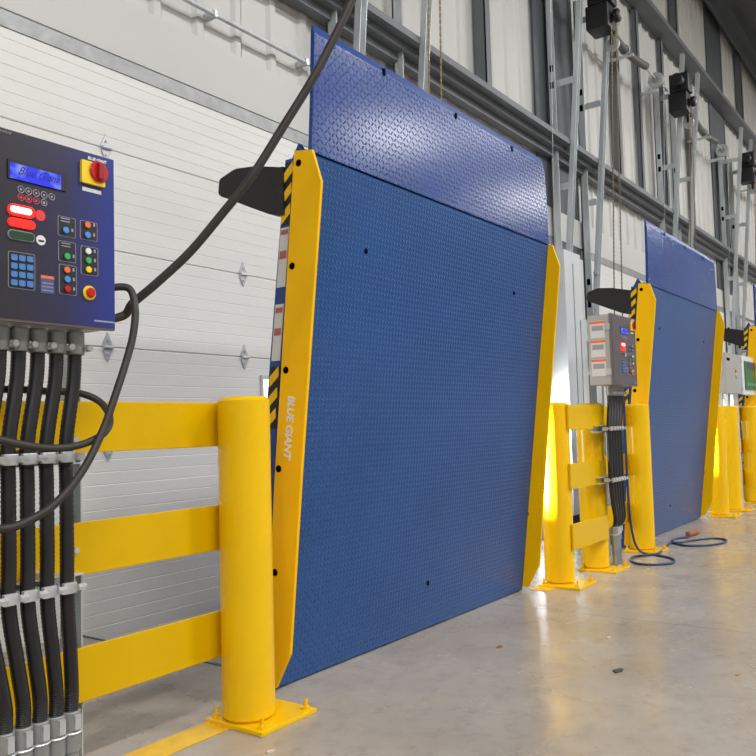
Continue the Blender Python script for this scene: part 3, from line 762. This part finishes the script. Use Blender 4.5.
# left side: hinges and three warning labels; cable gland on the right side
for z in (PZ0+0.08, PZ1-0.08): MB().box(PXA-0.008, PY+0.012, z-0.02, PXA+0.004, PY+0.04, z+0.02, 0.003).build('door_hinge', ZINC, cp, off=co)
for i, z in enumerate((PZ1-0.04, PZ1-0.155, PZ1-0.27)):
    k = MB().box(PXA+0.002, PY+0.045, z-0.105, PXA+0.0042, PY+0.135, z).build('warning_label', PAPER, cp, off=co)
    MB().box(PXA+0.0012, PY+0.045, z-0.018, PXA+0.0022, PY+0.135, z-0.003).build('label_header', ORG, k, off=co)
    MB().box(PXA+0.0012, PY+0.055, z-0.06, PXA+0.0022, PY+0.125, z-0.03).build('label_text', OUTL, k, off=co)
MB().box(PXB-0.004, PY+0.05, PZ0+0.10, PXB+0.028, PY+0.10, PZ0+0.13, 0.004).build('cable_gland', BLACK, cp, off=co)
DXP = 3.945
cp2 = dup(cp, (DXP, 0, -0.046), 'control panel with painted grey reflection and glowing red lamp beside the second leveler')
for ch in KIDS(cp2):
    if ch.name.startswith('face_print'):
        ch.data = ch.data.copy(); ch.data.materials[0] = mat('panel_reflection_grey', srgb(84, 78, 86), 0.35)  # grey tone is a reflection painted into this panel's face colour

# conduits, strut stand
def strut_stand(dx, label, uprights, dz=0.0):
    x0, x1 = 0.86+dx, 1.235+dx
    t = thing('strut_stand', (x1, 1.90, 0), label, 'strut stand', 'strut stands'); off = (x1, 1.90, 0)
    for xv in uprights:
        m = MB(); y0, y1 = 2.008, 2.049
        m.box(xv, y1-0.004, 0.0, xv+0.041, y1, PZ1-0.02); m.box(xv, y0, 0.0, xv+0.004, y1, PZ1-0.02); m.box(xv+0.037, y0, 0.0, xv+0.041, y1, PZ1-0.02)
        k = m.build('upright', GALV, t, off=off)
        for z in (1.28, 1.50): MB().box(xv-0.01, 1.853, z-0.018+dz, xv+0.031, 2.007, z+0.018+dz).build('mount_arm', GALV, k, off=off)
    for z in (1.28, 1.50): MB().box(min(uprights[0], x0)-0.02, 1.8515, z-0.02+dz, max(x1, uprights[-1])+0.02, 1.8525, z+0.02+dz).build('mount_rail', GALV, t, off=off)
    for z in (0.866, 0.556):
        m = MB(); y0, y1 = 1.802, 1.843
        m.box(x0-0.06, y1-0.004, z-0.02, x1+0.005, y1, z+0.02); m.box(x0-0.06, y0, z-0.02, x1+0.005, y1, z-0.017); m.box(x0-0.06, y0, z+0.017, x1+0.005, y1, z+0.02)
        k = m.build('cross_strut', GALV, t, off=off)
        MB().box(x1-0.05, 1.8435, z+0.003, x1-0.025, 1.987, z+0.018).build('strut_bracket', GALV, k, off=off)
    return t
strut_stand(0, 'galvanised strut stand behind the black conduits at the left edge', (0.62, 1.335))
strut_stand(DXP, 'galvanised strut stand under the second control panel', (5.17, 5.40), -0.046)
def conduit(pts, label, group, clamps=True, foot_z=0.245, rr=0.0175):
    path = catmull(pts, 26); x, y, z = pts[0]
    t = thing('flexible_conduit', (pts[-1][0], pts[-1][1], 0), label, 'conduit', group); off = t.location.copy()
    m = MB(); m.tube(path, rr, 12, rfun=lambda i: rr*(1.0 if i % 2 else 0.93)); m.build('sheath', SHEATH, t, smooth=True, off=off)
    m = MB(); m.cyl((x, y, z-0.028), (x, y, z+0.026), rr+0.0055, n=20, bev=0.002); m.cyl((x, y, z+0.01), (x, y, z+0.03), rr+0.002, n=16)
    k = m.build('top_fitting', GALVD, t, smooth=True, off=off)
    m = MB(); m.cyl((x+rr+0.004, y-0.02, z-0.012), (x+rr+0.004, y-0.034, z-0.012), 0.008, n=12, bev=0.001); m.box(x+rr-0.004, y-0.022, z-0.02, x+rr+0.012, y, z-0.004); m.build('fitting_screw', ZINC, k, smooth=True, off=off)
    ex, ey, ez = pts[-1]
    m = MB(); m.cyl((ex, ey, ez-0.075), (ex, ey, ez+0.02), rr+0.006, n=20, bev=0.002); m.cyl((ex, ey, 0.0), (ex, ey, ez-0.07), rr+0.001, n=20)
    k = m.build('floor_connector', GALVD, t, smooth=True, off=off)
    m = MB(); m.ring((ex, ey, ez-0.03), (0, 0, 1), rr+0.007, 0.003, 20, 6); m.box(ex-0.008, ey-rr-0.014, ez-0.02, ex+0.008, ey-rr-0.004, ez+0.014); m.build('connector_nut', ZINC, k, off=off)
    for zc in (0.866, 0.556) if clamps else ():
        c = min(path, key=lambda p: abs(p.z-zc))
        m = MB()
        m.tube([(c.x+(rr+0.003)*math.cos(a), c.y-(rr+0.003)*math.sin(a), zc) for a in [math.pi*i/12 for i in range(13)]], 0.004, 6)
        m.box(c.x-rr-0.006, c.y-rr-0.008, zc-0.013, c.x+rr*0.6, c.y-rr+0.004, zc+0.013, 0.002)
        m.box(c.x-rr-0.006, c.y, zc-0.012, c.x-rr-0.001, 1.806, zc+0.012); m.box(c.x+rr+0.001, c.y, zc-0.012, c.x+rr+0.006, 1.806, zc+0.012)
        k = m.build('clamp', ZINC, t, off=off)
        m = MB(); m.cyl((c.x+rr*0.55, c.y-rr-0.012, zc), (c.x+rr*0.55+0.02, c.y-rr-0.012, zc), 0.0085, n=6); m.cyl((c.x+rr+0.004, c.y-rr-0.004, zc-0.002), (c.x+rr+0.004, c.y-rr-0.018, zc-0.002), 0.008, n=12); m.build('clamp_screw', ZINC, k, off=off)
    return t
names5 = ['black ribbed conduit farthest left, cut by the image edge, below the large control panel', 'black ribbed conduit below the large control panel, leftmost whole one',
          'black ribbed conduit below the large control panel, middle of the whole ones', 'black ribbed conduit below the large control panel, second from the right',
          'black ribbed conduit below the large control panel, rightmost by the rail']
tx = (1.005, 1.052, 1.100, 1.149, 1.199); mx_ = (0.976, 1.025, 1.071, 1.120, 1.172); bx_ = (1.030, 1.074, 1.116, 1.158, 1.199)
for i in range(5):
    conduit([(tx[i], 1.775, 1.142), (tx[i]-0.004, 1.775, 1.05), (mx_[i], 1.772, 0.90), (mx_[i], 1.772, 0.80), (mx_[i]+0.001, 1.772, 0.64), (mx_[i]+0.001, 1.772, 0.53),
             (mx_[i]*0.45+bx_[i]*0.55, 1.782, 0.40), (bx_[i], 1.795, 0.30), (bx_[i], 1.80, 0.235)], names5[i], 'conduits below the large control panel')
tx2 = (4.905, 4.955, 5.005, 5.055, 5.105)
nm2 = ['leftmost', 'second from left', 'middle', 'second from right', 'rightmost']
for i in range(5):
    a = tx2[i]; b = 4.855+0.047*i; e = 5.03+0.034*i
    conduit([(a, 1.775, 1.096), (a-0.01, 1.775, 1.0), (b, 1.772, 0.86), (b, 1.772, 0.72), (b, 1.772, 0.56), (e*0.4+b*0.6, 1.79, 0.42), (e, 1.815, 0.30), (e, 1.83+0.006*i, 0.235)],
            'thin black conduit under the second control panel, %s of five' % nm2[i], 'conduits below the second control panel', rr=0.0155)

# third enclosure: grey box with open door showing the circuit board
QY = 1.85
P0 = on_y(725, 352, QY); P1 = on_y(742, 394, QY)
bx0, bx1, bz0, bz1 = P0.x, P1.x, P1.z, P0.z
oo = (bx0, QY, bz0)
oc = thing('open_control_box', oo, 'light grey control box with open door and green circuit board at the right edge', 'control box')
MB().box(bx0, QY, bz0, bx1, QY+0.07, bz1, 0.004).build('enclosure', BOXG, oc, off=oo)
MB().box(bx0+0.05, QY-0.004, bz1-0.075, bx0+0.16, QY-0.0005, bz1-0.05).build('latch', BLACKG, oc, off=oo)
for i, (mt, dz) in enumerate(((RED, 0.17), (YBT, 0.20), (GRN, 0.23))):
    MB().cyl(((bx0+bx1)/2+0.08, QY, bz1-dz), ((bx0+bx1)/2+0.08, QY-0.008, bz1-dz), 0.013, n=12).build('pilot_light', mt, oc, off=oo)
dr = MB().box(bx1+0.02, QY-0.008, bz0-0.005, bx1+0.75, QY+0.01, bz1+0.005, 0.003).build('open_door', mat('door_inside_white', srgb(214, 218, 220), 0.4), oc, off=oo)
pc = MB().box(bx1+0.12, QY-0.020, bz0+0.05, bx1+0.66, QY-0.009, bz1-0.05).build('circuit_board', PCB, dr, off=oo)
MB().box(bx1+0.24, QY-0.024, bz1-0.12, bx1+0.62, QY-0.0205, bz1-0.06).build('display_module', mat('display_dark_blue', srgb(40, 46, 96), 0.3), dr, off=oo)
for i in range(5): MB().box(bx1+0.17+0.09*i, QY-0.026, bz0+0.09, bx1+0.21+0.09*i, QY-0.0205, bz0+0.12).build('terminal_block', mat('terminal_pale_green', srgb(120, 160, 120), 0.5), dr, off=oo)
for z in (bz0+0.05, bz1-0.05): MB().cyl((bx1+0.01, QY-0.004, z-0.02), (bx1+0.01, QY-0.004, z+0.02), 0.009, n=10).build('door_hinge', ZINC, oc, off=oo)
t = thing('strut_stand', (bx0+0.3, QY+0.12, 0), 'galvanised strut legs under the open control box', 'strut stand', 'strut stands'); off = (bx0+0.3, QY+0.12, 0)
for xv in (bx0+0.12, bx0+0.75): MB().box(xv, QY+0.072, 0.0, xv+0.045, QY+0.11, bz1-0.02).build('upright', GALV, t, off=off)
MB().box(bx0+0.12, QY+0.111, 1.2, bx0+0.795, QY+0.14, 1.24).build('cross_strut', GALV, t, off=off)

# ------------------------------------------------------------------ loose cables
def cable(pts, r, label, name='cable', m_=CABLE, k=10):
    return tag(MB().tube(catmull(pts, k), r, 12).build(name, m_, smooth=True), label, 'cable')
pts = [V((1.16, 1.91, 1.20))] + [at_depth(x, y, d) for x, y, d in ((116, 318, 2.28), (133, 303, 2.28), (158, 282, 2.285), (190, 252, 2.29), (222, 214, 2.295), (252, 176, 2.30), (283, 127, 2.32), (312, 80, 2.34), (333, 40, 2.36), (352, 0, 2.38), (385, -75, 2.42), (430, -190, 2.5))]
cable(pts, 0.0122, 'thick dark cable swooping from the top across the black flap to the control panel', 'power_cable')
pts = [V((PXB+0.015, 1.775, PZ0+0.115))] + [on_y(x, y, Y) for x, y, Y in ((128, 288, 1.74), (135, 308, 1.71), (133, 335, 1.70), (126, 362, 1.695), (116, 393, 1.69), (103, 430, 1.685), (83, 470, 1.68), (57, 502, 1.68), (30, 520, 1.69), (0, 529, 1.70), (-60, 525, 1.74))]
cable(pts, 0.0095, 'dark cable leaving the control panel side and curving down across the conduits', 'control_cable')
pts = [on_y(x, y, Y) for x, y, Y in ((-60, 405, 1.84), (0, 390, 1.835), (40, 391, 1.832), (78, 393, 1.825), (100, 402, 1.79), (110, 418, 1.74), (104, 433, 1.705), (80, 445, 1.70), (45, 448, 1.70), (0, 440, 1.70), (-60, 425, 1.70))]
cable(pts, 0.009, 'dark cable looped around the conduits in front of the top rail', 'looped_cable')
pts = [on_y(x, y, Y) for x, y, Y in ((-30, 358, 1.84), (8, 352, 1.84), (28, 345, 1.84), (60, 336, 1.85), (100, 322, 1.86))]
# blue cord on the floor
cz = 0.008
def fz(x, y): p = on_z(620+x/5.56, 480+y/5.56, cz); return V((p.x, p.y, cz))
hang = [on_y(x, y, 1.776) for x, y in ((624, 396), (625, 430), (627, 470), (629, 505))]
pts = hang + [on_y(632, 531, 1.78), on_y(637.5, 548, 1.785)] + [fz(150, 412), fz(230, 422), fz(295, 440), fz(290, 462), fz(200, 470), fz(105, 466), fz(60, 445), fz(80, 425), fz(150, 418), fz(215, 405), fz(255, 375), fz(285, 350), fz(360, 364), fz(470, 364), fz(560, 352), fz(592, 340), fz(570, 328), fz(500, 325), fz(400, 336), fz(320, 348), fz(288, 342), fz(310, 326), fz(380, 318)]
pts = [p if p.z > cz else V((p.x, p.y, cz)) for p in pts]
cord = tag(MB().tube(catmull(pts, 8), 0.0075, 10).build('floor_cord', HOSE, smooth=True), 'dark blue cord lying in two loops on the floor by the second leveler', 'cord')
a, b = fz(378, 314), fz(428, 297); a.z = b.z = 0.022
MB().cyl(a, b, 0.022, n=14, bev=0.006).build('cord_grip', WOOD, cord, smooth=True)
# litter on the floor
lit = [((618, 671), 0.030, 'small dark leaf scrap on the floor, biggest piece of litter'), ((609, 638), 0.014, 'pale wood chip on the floor above the leaf scrap'),
       ((686, 576), 0.014, 'reddish scrap on the floor below the cord loops'), ((500, 647), 0.02, 'thin brown splinter on the floor in front of the leveler'),
       ((738, 675), 0.016, 'tan scrap on the floor at lower right'), ((270, 752), 0.014, 'pale chip on the floor in front of the bollard plate')]
cols = [srgb(72, 78, 62), srgb(214, 196, 164), srgb(190, 130, 110), srgb(140, 100, 70), srgb(170, 140, 96), srgb(220, 196, 180)]
for i, ((px, py), sz, lb) in enumerate(lit):
    p = on_z(px, py); m = MB(); n = 7; r0 = random.random()*3
    poly = [(p.x+sz*(1.3 if j % 2 else 0.8)*math.cos(r0+6.283*j/n), p.y+sz*0.45*(1.2 if j % 3 else 0.7)*math.sin(r0+6.283*j/n), 0.0005) for j in range(n)]
    m.prism(poly, (0, 0, 0.004)); tag(m.build('floor_litter', mat('litter_%d' % i, cols[i], 0.8)), lb, 'litter', 'litter on the floor')
